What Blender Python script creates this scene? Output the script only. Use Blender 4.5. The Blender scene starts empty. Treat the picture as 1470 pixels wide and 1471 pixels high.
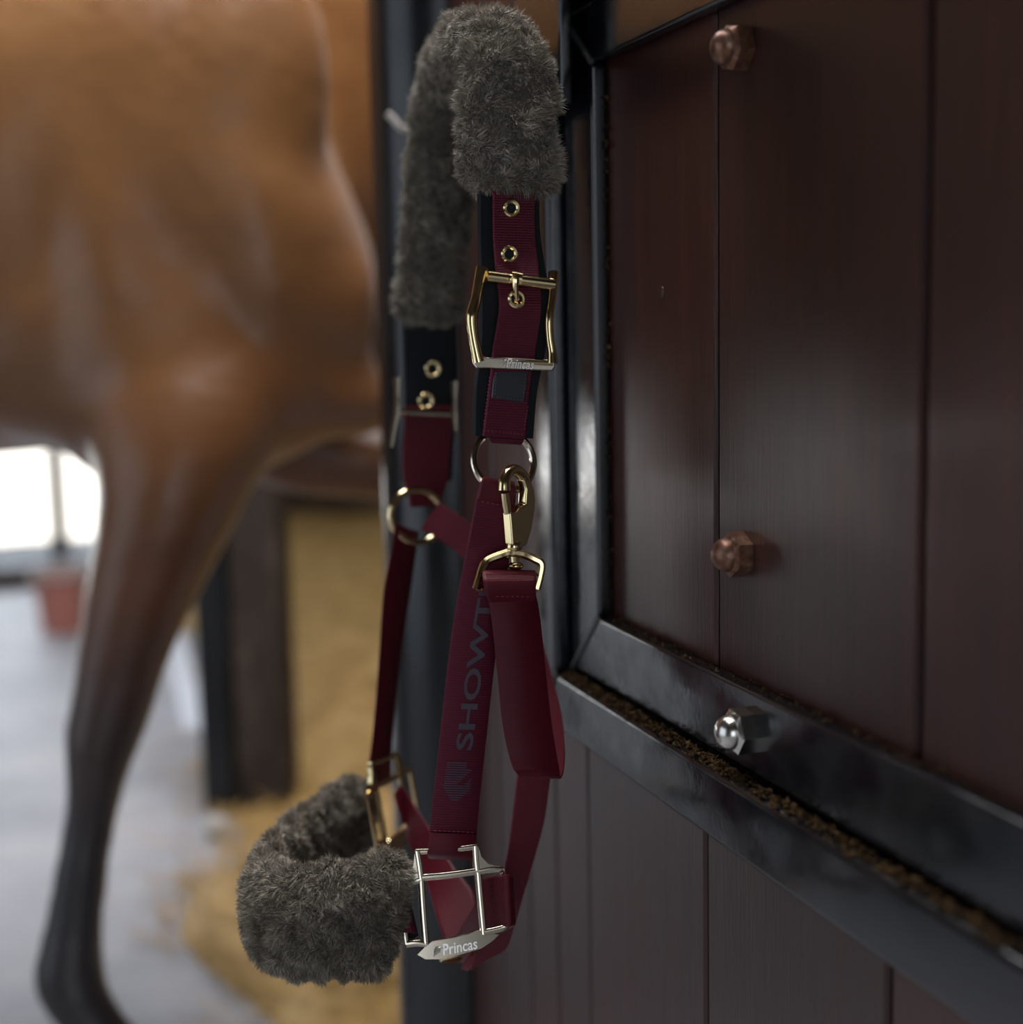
import bpy, math, random
import numpy as np
from mathutils import Matrix, Vector, noise as mnoise

random.seed(7); rng = np.random.default_rng(7)
S = bpy.context.scene
COL = S.collection

# ------------------------------------------------------------------ camera
F = 2063.0                                   # focal length in pixels of the 1470 x 1471 frame
PHI, TH, ROLL = math.radians(19.06), math.radians(7.6), math.radians(1.2)
C = np.array([0.0, 0.0, 1.05])
fwd = np.array([math.sin(PHI)*math.cos(TH), math.cos(PHI)*math.cos(TH), -math.sin(TH)])
r0 = np.array([math.cos(PHI), -math.sin(PHI), 0.0]); u0 = np.cross(r0, fwd)
rgt = math.cos(ROLL)*r0 - math.sin(ROLL)*u0
upv = math.cos(ROLL)*u0 + math.sin(ROLL)*r0
fh = np.array([math.sin(PHI), math.cos(PHI), 0.0])      # horizontal forward
cam = bpy.data.cameras.new('camera'); camo = bpy.data.objects.new('camera', cam); COL.objects.link(camo)
M = Matrix(((rgt[0], upv[0], -fwd[0], C[0]), (rgt[1], upv[1], -fwd[1], C[1]), (rgt[2], upv[2], -fwd[2], C[2]), (0, 0, 0, 1)))
camo.matrix_world = M
cam.sensor_fit = 'HORIZONTAL'; cam.sensor_width = 36.0; cam.lens = F*36/1470; cam.clip_start = 0.02; cam.clip_end = 200
cam.dof.use_dof = True; cam.dof.focus_distance = 0.872; cam.dof.aperture_fstop = 2.9
S.camera = camo

# ------------------------------------------------------------------ daylight, added frontal fill and exposure
w = bpy.data.worlds.new('overcast sky'); S.world = w; w.use_nodes = True
bg = w.node_tree.nodes['Background']; bg.inputs[0].default_value = (0.72, 0.84, 1.0, 1); bg.inputs[1].default_value = 1.1
def area(name, loc, rot, sx, sy, energy, color):
    l = bpy.data.lights.new(name, 'AREA'); l.shape = 'RECTANGLE'; l.size = sx; l.size_y = sy; l.energy = energy; l.color = color
    o = bpy.data.objects.new(name, l); COL.objects.link(o); o.location = loc; o.rotation_euler = rot; return o
sun = bpy.data.lights.new('sun', 'SUN'); sun.energy = 17.0; sun.angle = 0.02; sun.color = (1, 0.95, 0.88)
suno = bpy.data.objects.new('sun', sun); COL.objects.link(suno); suno.rotation_euler = (math.radians(8), math.radians(40), 0)
area('skylight_daylight', (0.45, 1.9, 3.17), (0, 0, 0), 1.5, 2.6, 165, (1.0, 0.97, 1.0))
area('far_door_daylight', (-1.2, 6.95, 1.35), (math.radians(-90), 0, 0), 3.1, 2.3, 90, (0.90, 0.95, 1.0))
area('side_door_daylight', (-2.95, 1.0, 1.25), (0, math.radians(-90), 0), 2.2, 2.6, 6, (0.90, 0.95, 1.0))
area('near_frontal_fill', (-1.2, -3.95, 1.3), (math.radians(90), 0, 0), 2.0, 2.4, 21, (0.90, 0.95, 1.0))  # frontal fill added for halter and horse; its doorway is made up
S.view_settings.view_transform = 'Standard'; S.view_settings.look = 'None'
S.view_settings.exposure = 0.0; S.view_settings.gamma = 1.0; S.view_settings.use_curve_mapping = False

# ------------------------------------------------------------------ helpers
def P(px, py, d): return C + d*((px-735)/F*rgt - (py-735.5)/F*upv + fwd)
def unit(v): v = np.asarray(v, float); return v/np.linalg.norm(v)
XW = np.array([1.0, 0, 0]); ZW = np.array([0, 0, 1.0])

def mesh_obj(name, V, Fc, mat, parent=None, uv=None, smooth=True, sharp=35, bevel=None, kind=None):
    me = bpy.data.meshes.new(name)
    me.from_pydata([tuple(map(float, v)) for v in V], [], [tuple(map(int, f)) for f in Fc])
    if uv is not None:
        l = me.uv_layers.new(name='UVMap'); li = np.zeros(len(me.loops), dtype=np.int32); me.loops.foreach_get('vertex_index', li)
        l.data.foreach_set('uv', np.asarray(uv, dtype=np.float32)[li].ravel())
    me.materials.append(mat)
    if smooth:
        me.polygons.foreach_set('use_smooth', [True]*len(me.polygons)); me.set_sharp_from_angle(angle=math.radians(sharp))
    me.update()
    return link(name, me, parent, bevel, kind)
def link(name, me, parent=None, bevel=None, kind=None):
    o = bpy.data.objects.new(name, me); COL.objects.link(o)
    if parent is not None:
        o.parent = parent
        if parent.type == 'EMPTY': o.matrix_parent_inverse = Matrix.Translation(-Vector(parent.location))
    if bevel:
        b = o.modifiers.new('bevel', 'BEVEL'); b.width = bevel; b.segments = 2; b.limit_method = 'ANGLE'; b.angle_limit = math.radians(40)
        b.harden_normals = False
        for p in me.polygons: p.use_smooth = True
        me.set_sharp_from_angle(angle=math.radians(180))
        wn = o.modifiers.new('wn', 'WEIGHTED_NORMAL'); wn.keep_sharp = False
    if kind: o['kind'] = kind
    return o
def empty(name, loc, label, cat, kind=None, group=None):
    o = bpy.data.objects.new(name, None); COL.objects.link(o); o.location = tuple(loc); o.empty_display_size = 0.05
    tag(o, label, cat, kind, group); return o
def tag(o, label, cat, kind=None, group=None):
    o['label'] = label; o['category'] = cat
    if kind: o['kind'] = kind
    if group: o['group'] = group
    return o

class MB:
    def __init__(s): s.V = []; s.F = []; s.uv = []
    def add(s, V, Fc, uv=None):
        b = len(s.V); s.V += [np.asarray(v, float) for v in V]; s.F += [tuple(b+i for i in f) for f in Fc]
        s.uv += list(uv) if uv is not None else [(0, 0)]*len(V)
    def obj(s, name, mat, parent=None, uv=False, **k): return mesh_obj(name, s.V, s.F, mat, parent, s.uv if uv else None, **k)

def spline(pts, n):
    pts = np.asarray(pts, float)
    if len(pts) == 2: t = np.linspace(0, 1, n+1)[:, None]; return pts[0]*(1-t)+pts[1]*t
    Q = np.vstack([2*pts[0]-pts[1], pts, 2*pts[-1]-pts[-2]]); out = []
    for i in range(1, len(Q)-2):
        p0, p1, p2, p3 = Q[i-1:i+3]
        for k in range(n):
            t = k/n; out.append(0.5*((2*p1)+(-p0+p2)*t+(2*p0-5*p1+4*p2-p3)*t*t+(-p0+3*p1-3*p2+p3)*t**3))
    out.append(Q[-2]); return np.array(out)
def tangents(c):
    t = np.gradient(c, axis=0); return t/np.maximum(np.linalg.norm(t, axis=1), 1e-9)[:, None]

def ribbon(mb, st, th=0.0017, n=6):
    """st: list of (left point, right point); a webbing band of even thickness"""
    L = spline([s[0] for s in st], n); R = spline([s[1] for s in st], n)
    c = (L+R)/2; T = tangents(c); A = R-L; wd = np.linalg.norm(A, axis=1)
    N = np.cross(A, T); N /= np.linalg.norm(N, axis=1)[:, None]
    s = np.concatenate([[0], np.cumsum(np.linalg.norm(np.diff(c, axis=0), axis=1))])
    V = []; uv = []; fr = [(0, 0), (0.03, .5), (0.08, .5), (.5, .5), (0.92, .5), (0.97, .5), (1, 0), (.97, -.5), (.5, -.5), (.03, -.5)]
    k = len(fr)
    for i in range(len(c)):
        for f, h in fr:
            V.append(L[i]+A[i]*f+N[i]*h*th); uv.append((f*wd[i], s[i]))
    Fc = []
    for i in range(len(c)-1):
        for j in range(k): Fc.append((i*k+j, i*k+(j+1) % k, (i+1)*k+(j+1) % k, (i+1)*k+j))
    Fc += [tuple(range(k))[::-1], tuple(range((len(c)-1)*k, len(c)*k))]
    mb.add(V, Fc, uv)

def loft(mb, rings, caps=True):
    """rings: arrays of k points each"""
    k = len(rings[0]); V = [p for r in rings for p in r]; Fc = []
    for i in range(len(rings)-1):
        for j in range(k): Fc.append((i*k+j, i*k+(j+1) % k, (i+1)*k+(j+1) % k, (i+1)*k+j))
    if caps: Fc += [tuple(range(k))[::-1], tuple(range((len(rings)-1)*k, len(rings)*k))]
    mb.add(V, Fc)
def ring(c, A, B, k=16, p=1.0):
    th = np.arange(k)/k*2*math.pi; co, si = np.cos(th), np.sin(th)
    co = np.sign(co)*np.abs(co)**p; si = np.sign(si)*np.abs(si)**p
    return np.asarray(c)+np.outer(co, A)+np.outer(si, B)
def tube(mb, pts, r, k=10, closed=False, n=None, squash=1.0, side=None, sq=1.0):
    pts = np.asarray(pts, float)
    if n: pts = spline(np.vstack([pts, pts[:1]]) if closed else pts, n); pts = pts[:-1] if closed else pts
    if closed: T = np.roll(pts, -1, 0)-np.roll(pts, 1, 0)
    else: T = np.gradient(pts, axis=0)
    T /= np.maximum(np.linalg.norm(T, axis=1), 1e-9)[:, None]
    rr = np.full(len(pts), r) if np.isscalar(r) else np.interp(np.linspace(0, 1, len(pts)), np.linspace(0, 1, len(r)), r)
    rings = []; a = np.cross(T[0], side if side is not None else (0.31, 0.2, 0.93)); a /= np.linalg.norm(a)
    for i in range(len(pts)):
        if side is not None: a = np.cross(T[i], side); a /= np.linalg.norm(a)
        else: a = a-T[i]*a.dot(T[i]); a /= np.linalg.norm(a)
        b = np.cross(T[i], a); rings.append(ring(pts[i], a*rr[i], b*rr[i]*squash, k, sq))
    if closed:
        V = [p for r_ in rings for p in r_]; m = len(rings); Fc = []
        for i in range(m):
            for j in range(k): Fc.append((i*k+j, i*k+(j+1) % k, ((i+1) % m)*k+(j+1) % k, ((i+1) % m)*k+j))
        mb.add(V, Fc)
    else: loft(mb, rings)
def prism(mb, poly, ext):
    """poly: 3-D points of one face in order; ext: extrusion vector"""
    n = len(poly); V = list(poly)+[np.asarray(p)+ext for p in poly]
    Fc = [tuple(range(n)), tuple(range(2*n-1, n-1, -1))]+[(i, i+n, (i+1) % n+n, (i+1) % n) for i in range(n)]
    mb.add(V, Fc)
def box(mb, lo, hi):
    x0, y0, z0 = lo; x1, y1, z1 = hi
    prism(mb, [(x0, y0, z0), (x0, y1, z0), (x1, y1, z0), (x1, y0, z0)], np.array([0, 0, z1-z0]))
def sphere(mb, c, A, B, D, k=16, m=9):
    rings = []
    for i in range(m+1):
        t = math.pi*(i+.001)/(m+.002); rings.append(ring(np.asarray(c)+np.asarray(D)*math.cos(t), np.asarray(A)*math.sin(t), np.asarray(B)*math.sin(t), k))
    loft(mb, rings)
_tc = {}
def text_mesh(body, size, extrude, shear=0.0, offset=0.0):
    cu = bpy.data.curves.new('lettering', 'FONT'); cu.body = body; cu.size = size; cu.extrude = extrude; cu.shear = shear; cu.offset = offset
    cu.resolution_u = 3
    o = bpy.data.objects.new('lettering_tmp', cu); COL.objects.link(o)
    dg = bpy.context.evaluated_depsgraph_get(); me = bpy.data.meshes.new_from_object(o.evaluated_get(dg))
    V = np.array([v.co[:] for v in me.vertices]); Fc = [tuple(p.vertices) for p in me.polygons]
    bpy.data.objects.remove(o); bpy.data.curves.remove(cu); bpy.data.meshes.remove(me); return V, Fc
def place_text(mb, body, org, ex, ey, length, height, extrude=0.0002, shear=0.0, offset=0.0):
    V, Fc = text_mesh(body, 1.0, 0.0, shear, offset)
    lo, hi = V.min(0), V.max(0); sx = length/(hi[0]-lo[0]); sy = height/(hi[1]-lo[1]); ez = np.cross(ex, ey)
    front = [np.asarray(org)+(v[0]-lo[0])*sx*ex+(v[1]-lo[1])*sy*ey+ez*extrude for v in V]
    mb.add(front, Fc)
def n3(p, s): return mnoise.noise(Vector(p)*s)

# ------------------------------------------------------------------ materials
def mat(name, color, rough=0.5, metal=0.0, spec=0.5, coat=0.0, sheen=0.0):
    m = bpy.data.materials.new(name); m.use_nodes = True; b = m.node_tree.nodes['Principled BSDF']
    b.inputs['Base Color'].default_value = (*color, 1); b.inputs['Roughness'].default_value = rough; b.inputs['Metallic'].default_value = metal
    b.inputs['Specular IOR Level'].default_value = spec; b.inputs['Coat Weight'].default_value = coat
    b.inputs['Sheen Weight'].default_value = sheen
    return m
class NT:
    def __init__(s, m): s.t = m.node_tree; s.b = s.t.nodes['Principled BSDF']
    def n(s, typ, **k):
        nd = s.t.nodes.new(typ)
        for a, v in k.items():
            if a in nd.inputs: nd.inputs[a].default_value = v
            else: setattr(nd, a, v)
        return nd
    def l(s, a, b): s.t.links.new(a, b)
    def coord(s, scale=(1, 1, 1), kind='Object'):
        tc = s.n('ShaderNodeTexCoord'); mp = s.n('ShaderNodeMapping'); mp.inputs['Scale'].default_value = scale; s.l(tc.outputs[kind], mp.inputs['Vector']); return mp.outputs['Vector']
    def noise(s, vec, scale, detail=3, rough=0.55):
        nd = s.n('ShaderNodeTexNoise'); nd.inputs['Scale'].default_value = scale; nd.inputs['Detail'].default_value = detail; nd.inputs['Roughness'].default_value = rough
        s.l(vec, nd.inputs['Vector']); return nd.outputs['Fac']
    def ramp(s, fac, stops):
        nd = s.n('ShaderNodeValToRGB'); e = nd.color_ramp.elements
        while len(e) < len(stops): e.new(0.5)
        for el, (p, c) in zip(e, stops): el.position = p; el.color = (*c, 1) if len(c) == 3 else c
        s.l(fac, nd.inputs['Fac']); return nd.outputs['Color']
    def maprange(s, fac, a, b, c, d):
        nd = s.n('ShaderNodeMapRange'); s.l(fac, nd.inputs['Value'])
        for k, v in zip(('From Min', 'From Max', 'To Min', 'To Max'), (a, b, c, d)): nd.inputs[k].default_value = v
        return nd.outputs['Result']
    def math(s, op, a, b=None):
        nd = s.n('ShaderNodeMath'); nd.operation = op
        for i, v in enumerate((a, b)):
            if v is None: continue
            if isinstance(v, (int, float)): nd.inputs[i].default_value = v
            else: s.l(v, nd.inputs[i])
        return nd.outputs[0]
    def bump(s, h, strength, dist):
        nd = s.n('ShaderNodeBump'); nd.inputs['Strength'].default_value = strength; nd.inputs['Distance'].default_value = dist; s.l(h, nd.inputs['Height']); s.l(nd.outputs['Normal'], s.b.inputs['Normal'])
    def mix(s, fac, a, b):
        nd = s.n('ShaderNodeMix'); nd.data_type = 'RGBA'
        if isinstance(fac, (int, float)): nd.inputs['Factor'].default_value = fac
        else: s.l(fac, nd.inputs['Factor'])
        for k, v in (('A', a), ('B', b)):
            i = [x for x in nd.inputs if x.name == k and x.type == 'RGBA'][0]
            if isinstance(v, tuple): i.default_value = (*v, 1)
            else: s.l(v, i)
        return [x for x in nd.outputs if x.type == 'RGBA'][0]

def webbing(name, col, col2, rib=0.0016, bump=0.5, rough=0.42):
    m = mat(name, col, rough, sheen=0.0, spec=0.3); t = NT(m)
    uv = t.n('ShaderNodeUVMap'); sp = t.n('ShaderNodeSeparateXYZ'); t.l(uv.outputs['UV'], sp.inputs[0])
    v = t.math('MULTIPLY', sp.outputs['Y'], 2*math.pi/rib); sv = t.math('SINE', v)
    u = t.math('MULTIPLY', sp.outputs['X'], 2*math.pi/0.0009); su = t.math('SINE', u)
    h = t.math('ADD', t.math('MULTIPLY', sv, 0.6), t.math('MULTIPLY', su, 0.35))
    nz = t.noise(t.coord((1, 1, 1)), 900, 2)
    h2 = t.math('ADD', h, t.math('MULTIPLY', nz, 1.2))
    t.l(t.mix(t.maprange(h2, -0.6, 1.8, 0, 1), col, col2), t.b.inputs['Base Color'])
    t.bump(h2, bump, 0.0004); return m
WEB = webbing('burgundy webbing', (0.080, 0.005, 0.017), (0.150, 0.012, 0.036), rough=0.5)
WEBS = webbing('smooth burgundy webbing', (0.080, 0.004, 0.010), (0.118, 0.007, 0.018), rib=0.0011, bump=0.25, rough=0.45)
PAD = mat('black neoprene pad', (0.010, 0.012, 0.015), 0.75, spec=0.3)
LEATHER = mat('black leather', (0.022, 0.026, 0.034), 0.38, spec=0.5)
t = NT(LEATHER); t.bump(t.noise(t.coord(), 1400, 2), 0.2, 0.0003)
THREAD = mat('burgundy thread', (0.33, 0.05, 0.11), 0.6)
THREADB = mat('grey thread', (0.10, 0.11, 0.13), 0.6)
LETTER = mat('grey woven lettering', (0.085, 0.066, 0.092), 0.55)
GOLD = mat('pale gold metal', (0.78, 0.62, 0.34), 0.16, 1.0)
GOLD2 = mat('champagne metal', (0.66, 0.58, 0.46), 0.15, 1.0)
ENGR = mat('bright engraved metal', (0.92, 0.89, 0.84), 0.35, 1.0)
def fur_mat(name, a, b, c):
    m = mat(name, b, 0.62, spec=0.35, sheen=0.25); t = NT(m)
    at = t.n('ShaderNodeAttribute'); at.attribute_name = 'tone'
    big = t.noise(t.coord(), 60, 4, 0.65)
    f = t.math('ADD', t.math('MULTIPLY', at.outputs['Fac'], 0.55), t.math('MULTIPLY', big, 0.6))
    t.l(t.ramp(f, [(0.34, a), (0.58, b), (0.80, c)]), t.b.inputs['Base Color'])
    t.b.inputs['Sheen Roughness'].default_value = 0.4
    return m
FUR = fur_mat('taupe grey fleece', (0.080, 0.064, 0.042), (0.262, 0.226, 0.168), (0.56, 0.51, 0.43))
SKIN = mat('fleece backing', (0.11, 0.095, 0.075), 0.9, spec=0.1)

WOOD = mat('dark red stained boards', (0.05, 0.014, 0.010), 0.40, spec=0.6); t = NT(WOOD)
v1 = t.coord((1, 14, 0.7)); g = t.noise(v1, 9, 5, 0.65); g2 = t.noise(t.coord((1, 60, 2.5)), 8, 4, 0.7); bl = t.noise(t.coord((1, 1, 1)), 5, 3)
oi = t.n('ShaderNodeObjectInfo')
f = t.math('ADD', t.math('MULTIPLY', g, 0.7), t.math('MULTIPLY', bl, 0.5)); f = t.math('ADD', f, t.math('MULTIPLY', oi.outputs['Random'], 0.12))
base = t.ramp(f, [(0.35, (0.014, 0.0055, 0.004)), (0.62, (0.030, 0.0085, 0.0055)), (0.9, (0.062, 0.013, 0.007))])
spk = t.noise(t.coord((1, 1, 1)), 260, 1); spm = t.maprange(spk, 0.80, 0.84, 0, 0.5)
t.l(t.mix(spm, base, (0.20, 0.15, 0.12)), t.b.inputs['Base Color'])
t.l(t.maprange(t.math('ADD', g2, bl), 0.5, 1.5, 0.26, 0.40), t.b.inputs['Roughness'])
t.bump(t.math('ADD', g2, t.math('MULTIPLY', g, 0.4)), 0.22, 0.0012)

STEEL = mat('black gloss painted steel', (0.006, 0.007, 0.009), 0.22, spec=0.85); t = NT(STEEL)
sn = t.noise(t.coord((1, 1, 1)), 170, 3, 0.6); lump = t.noise(t.coord(), 42, 3)
dust = t.noise(t.coord(), 620, 2); dm = t.maprange(dust, 0.70, 0.76, 0, 0.55)
t.l(t.mix(dm, (0.006, 0.007, 0.009), (0.16, 0.15, 0.12)), t.b.inputs['Base Color'])
t.l(t.maprange(lump, 0.3, 0.75, 0.10, 0.26), t.b.inputs['Roughness']); t.bump(t.math('ADD', t.math('MULTIPLY', sn, 0.35), lump), 0.14, 0.0015)
POSTM = mat('black satin post paint', (0.006, 0.007, 0.008), 0.30, spec=0.5); t = NT(POSTM)
t.l(t.maprange(t.noise(t.coord(), 12, 3), 0.3, 0.7, 0.18, 0.28), t.b.inputs['Roughness'])
WELD = mat('painted weld bead', (0.10, 0.10, 0.095), 0.35, 0.4)
DIRT = mat('brown grit', (0.09, 0.05, 0.022), 0.95, spec=0.1); t = NT(DIRT)
t.l(t.ramp(t.noise(t.coord(), 300, 2), [(0.3, (0.012, 0.009, 0.006)), (0.6, (0.075, 0.042, 0.016)), (0.8, (0.22, 0.15, 0.07))]), t.b.inputs['Base Color'])
NUTB = mat('weathered bronze nut', (0.16, 0.075, 0.042), 0.38, 0.55); t = NT(NUTB)
t.l(t.ramp(t.noise(t.coord(), 160, 3), [(0.3, (0.07, 0.03, 0.02)), (0.55, (0.20, 0.09, 0.05)), (0.75, (0.26, 0.20, 0.16))]), t.b.inputs['Base Color'])
NUTS = mat('zinc plated nut', (0.62, 0.60, 0.55), 0.24, 1.0)
HORSE = mat('glossy bay coat', (0.25, 0.09, 0.025), 0.37, spec=0.45, sheen=0.15); t = NT(HORSE)
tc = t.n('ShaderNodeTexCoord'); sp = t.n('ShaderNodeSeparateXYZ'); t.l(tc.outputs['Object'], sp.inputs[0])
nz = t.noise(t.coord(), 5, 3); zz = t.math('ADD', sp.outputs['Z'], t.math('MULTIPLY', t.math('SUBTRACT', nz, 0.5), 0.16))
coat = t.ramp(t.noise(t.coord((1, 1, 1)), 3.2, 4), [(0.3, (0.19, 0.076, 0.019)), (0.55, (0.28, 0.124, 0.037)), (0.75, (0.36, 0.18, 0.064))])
points_shade = t.ramp(t.maprange(zz, 0.42, 0.88, 0, 1), [(0.0, (0.009, 0.006, 0.006)), (0.36, (0.030, 0.013, 0.008)), (0.66, (0.11, 0.036, 0.010)), (1.0, (0.10, 0.036, 0.010))])
t.l(t.mix(t.maprange(zz, 0.80, 1.30, 0, 1), points_shade, coat), t.b.inputs['Base Color'])  # black legs are coat colour; darker lower body is shade put into it
t.bump(t.noise(t.coord(), 9, 3), 0.35, 0.02)
HOOF = mat('dark hoof horn', (0.03, 0.025, 0.022), 0.5)
MANE = mat('black horse hair', (0.008, 0.006, 0.006), 0.5)
CONC = mat('worn pale concrete', (0.34, 0.34, 0.36), 0.55, spec=0.4); t = NT(CONC)
t.l(t.ramp(t.noise(t.coord(), 2.6, 5, 0.65), [(0.3, (0.24, 0.245, 0.265)), (0.55, (0.36, 0.365, 0.39)), (0.75, (0.46, 0.45, 0.44))]), t.b.inputs['Base Color'])
t.bump(t.noise(t.coord(), 90, 3), 0.3, 0.004)
STRAW = mat('yellow straw', (0.42, 0.27, 0.10), 0.7, spec=0.3); t = NT(STRAW)
t.l(t.ramp(t.noise(t.coord(), 11, 4, 0.7), [(0.3, (0.20, 0.115, 0.030)), (0.5, (0.40, 0.255, 0.085)), (0.72, (0.55, 0.38, 0.17))]), t.b.inputs['Base Color'])
BRICK = mat('weathered brown timber', (0.10, 0.07, 0.045), 0.8, spec=0.2); t = NT(BRICK)
t.l(t.ramp(t.noise(t.coord((3, 3, 25)), 2.2, 4, 0.7), [(0.3, (0.028, 0.020, 0.014)), (0.55, (0.075, 0.053, 0.036)), (0.75, (0.14, 0.105, 0.072))]), t.b.inputs['Base Color'])
BEAM = mat('dark weathered beam', (0.035, 0.026, 0.022), 0.8, spec=0.2); t = NT(BEAM)
t.l(t.ramp(t.noise(t.coord((6, 6, 1.5)), 4, 4, 0.7), [(0.3, (0.022, 0.017, 0.014)), (0.55, (0.055, 0.042, 0.034)), (0.78, (0.13, 0.10, 0.08))]), t.b.inputs['Base Color'])
ROOF = mat('dark roof boards', (0.035, 0.025, 0.018), 0.85, spec=0.1)
PALE = mat('bluish white strip', (0.80, 0.86, 0.94), 0.35)
TWINE = mat('pale baling twine', (0.55, 0.50, 0.44), 0.8)
GRAVEL = mat('pale yard gravel', (0.62, 0.60, 0.56), 0.9, spec=0.1)
BUCKET = mat('faded red plastic', (0.42, 0.16, 0.12), 0.5)
STONE = mat('pale stone', (0.5, 0.49, 0.45), 0.8)

# ------------------------------------------------------------------ the building
def structure(name, mb, m, label, cat, **k):
    return tag(mb.obj(name, m, smooth=False, **k), label, cat, 'structure')
b = MB(); box(b, (-3, -4, -0.1), (6, 7.0, 0.0)); structure('floor', b, CONC, 'worn pale grey concrete stable aisle floor', 'floor')
b = MB(); box(b, (-30, 7.0, -0.14), (30, 60, -0.02)); structure('ground_outside', b, GRAVEL, 'sunlit pale yard beyond the far stable doorway', 'ground')
b = MB()
sx0, sx1, sy0, sy1 = -0.3, 1.2, 0.6, 3.2
for lo, hi in (((-3.1, -4.1, 3.2), (sx0, 7.1, 3.3)), ((sx1, -4.1, 3.2), (6.1, 7.1, 3.3)), ((sx0, -4.1, 3.2), (sx1, sy0, 3.3)), ((sx0, sy1, 3.2), (sx1, 7.1, 3.3))): box(b, lo, hi)
structure('ceiling', b, ROOF, 'dark boarded stable roof above the aisle', 'ceiling')
b = MB(); box(b, (sx0-.05, sy0-.05, 3.3), (sx1+.05, sy1+.05, 3.32)); structure('sun_cover_1', b, STONE, 'unseen opaque sheet over the roof opening, added to block the sun', 'skylight')  # opaque sheet added above the opening to keep the sun out
b = MB()
for lo, hi in (((-3.1, -4, 0), (-3, -0.3, 3.2)), ((-3.1, 2.3, 0), (-3, 7, 3.2)), ((-3.1, -0.3, 2.4), (-3, 2.3, 3.2))): box(b, lo, hi)
structure('wall_left', b, BRICK, 'dark timber side wall of the stable aisle', 'wall')
b = MB(); box(b, (-3.1, -4.1, 0), (-2.2, -4, 3.2)); box(b, (-0.2, -4.1, 0), (6.1, -4, 3.2)); box(b, (-2.2, -4.1, 2.5), (-0.2, -4, 3.2)); structure('wall_front', b, BRICK, 'timber wall at the near end of the aisle', 'wall')  # opening behind the camera added for the frontal fill
b = MB(); box(b, (6, -4, 0), (6.1, 7, 3.2)); structure('wall_right', b, BRICK, 'timber outer wall behind the stalls', 'wall')
# far wall: planks round a doorway
wb = empty('wall_back', (2, 7.05, 0), 'weathered brown boarded far wall behind the straw', 'wall', 'structure')
z = 0.0
pl_me = {}
for i in range(16):
    z0 = i*0.2
    for x0, x1 in ((-3.0, -2.8), (0.42, 6.0)) if z0 < 2.55 else ((-3.0, 6.0),):
        b = MB(); box(b, (x0, 7.0+0.008*(i % 3), z0+0.004), (x1, 7.07, z0+0.196)); b.obj('plank', BRICK, wb, smooth=False)
b = MB(); box(b, (-3.0, 7.06, 0), (-2.8, 7.1, 3.2)); box(b, (0.42, 7.06, 0), (6, 7.1, 3.2)); box(b, (-2.8, 7.06, 2.55), (0.42, 7.1, 3.2)); b.obj('backing', BEAM, wb, smooth=False)
b = MB(); box(b, (0.13, 6.88, 0), (0.21, 6.96, 2.55))
tag(b.obj('door_post', BEAM, smooth=False, bevel=0.008), 'thin dark upright in the bright far doorway', 'post')
b = MB(); box(b, (-2.8, 6.15, 0), (0.9, 6.3, 0.07))
tag(b.obj('threshold_beam', BEAM, smooth=False, bevel=0.01), 'low dark beam lying across the far doorway', 'beam')

# ------------------------------------------------------------------ plank door with mitred steel frames
DX = 0.40
door = empty('door_1', (DX, 0.3, 0.0), 'dark red boarded stable door with black mitred steel frame', 'door', 'structure')
def plank(y0, y1, z0, z1, xo=0.0, nm='plank'):
    g, c, th = 0.0018, 0.0022, 0.024
    X = DX+xo
    pr = [(X+th, y0+g), (X+c, y0+g), (X, y0+g+c), (X, y1-g-c), (X+c, y1-g), (X+0.008, y1-g), (X+0.008, y1+0.006), (X+0.016, y1+0.006), (X+0.016, y1-g), (X+th, y1-g)]
    b = MB(); prism(b, [np.array([x, y, z0]) for x, y in pr], np.array([0, 0, z1-z0]))
    return b.obj(nm, WOOD, door, smooth=False)
up = [0.9865, 0.776, 0.568, 0.361, 0.154, -0.053, -0.26, -0.467]
for a, c_ in zip(up[1:], up[:-1]): plank(a, c_, 0.80, 1.46)
lo_ = [0.992, 0.792, 0.589, 0.386, 0.183, -0.02, -0.223, -0.426]
for a, c_ in zip(lo_[1:], lo_[:-1]): plank(a, c_, 0.03, 0.80)
sd = [1.308, 1.21, 1.132, 1.064, 0.992]
for a, c_ in zip(sd[1:], sd[:-1]): plank(a, c_, 0.03, 1.46, 0.001)
# frames: four mitred bars each
def frame(y0, y1, z0, z1, wy, wz0, wz1, xf, bev):
    gp = 0.0018
    O = [(y0, z0), (y1, z0), (y1, z1), (y0, z1)]; I = [(y0+wy, z0+wz0), (y1-wy, z0+wz0), (y1-wy, z1-wz1), (y0+wy, z1-wz1)]
    for k in range(4):
        a, c_, d, e = O[k], O[(k+1) % 4], I[(k+1) % 4], I[k]
        q = np.array([a, c_, d, e], float); t_ = unit(q[1]-q[0]); q[0] += t_*gp; q[1] -= t_*gp; q[2] -= t_*gp; q[3] += t_*gp
        b = MB(); prism(b, [np.array([xf, y, zz_]) for y, zz_ in q], np.array([DX-xf-0.0004, 0, 0]))
        b.obj('frame_bar', STEEL, door, smooth=False, bevel=bev)
frame(-0.47, 0.989, 0.789, 1.264, 0.052, 0.048, 0.040, DX-0.012, 0.0025)
frame(-0.52, 1.0335, 0.741, 1.315, 0.0385, 0.0435, 0.045, DX-0.024, 0.0045)
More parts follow.
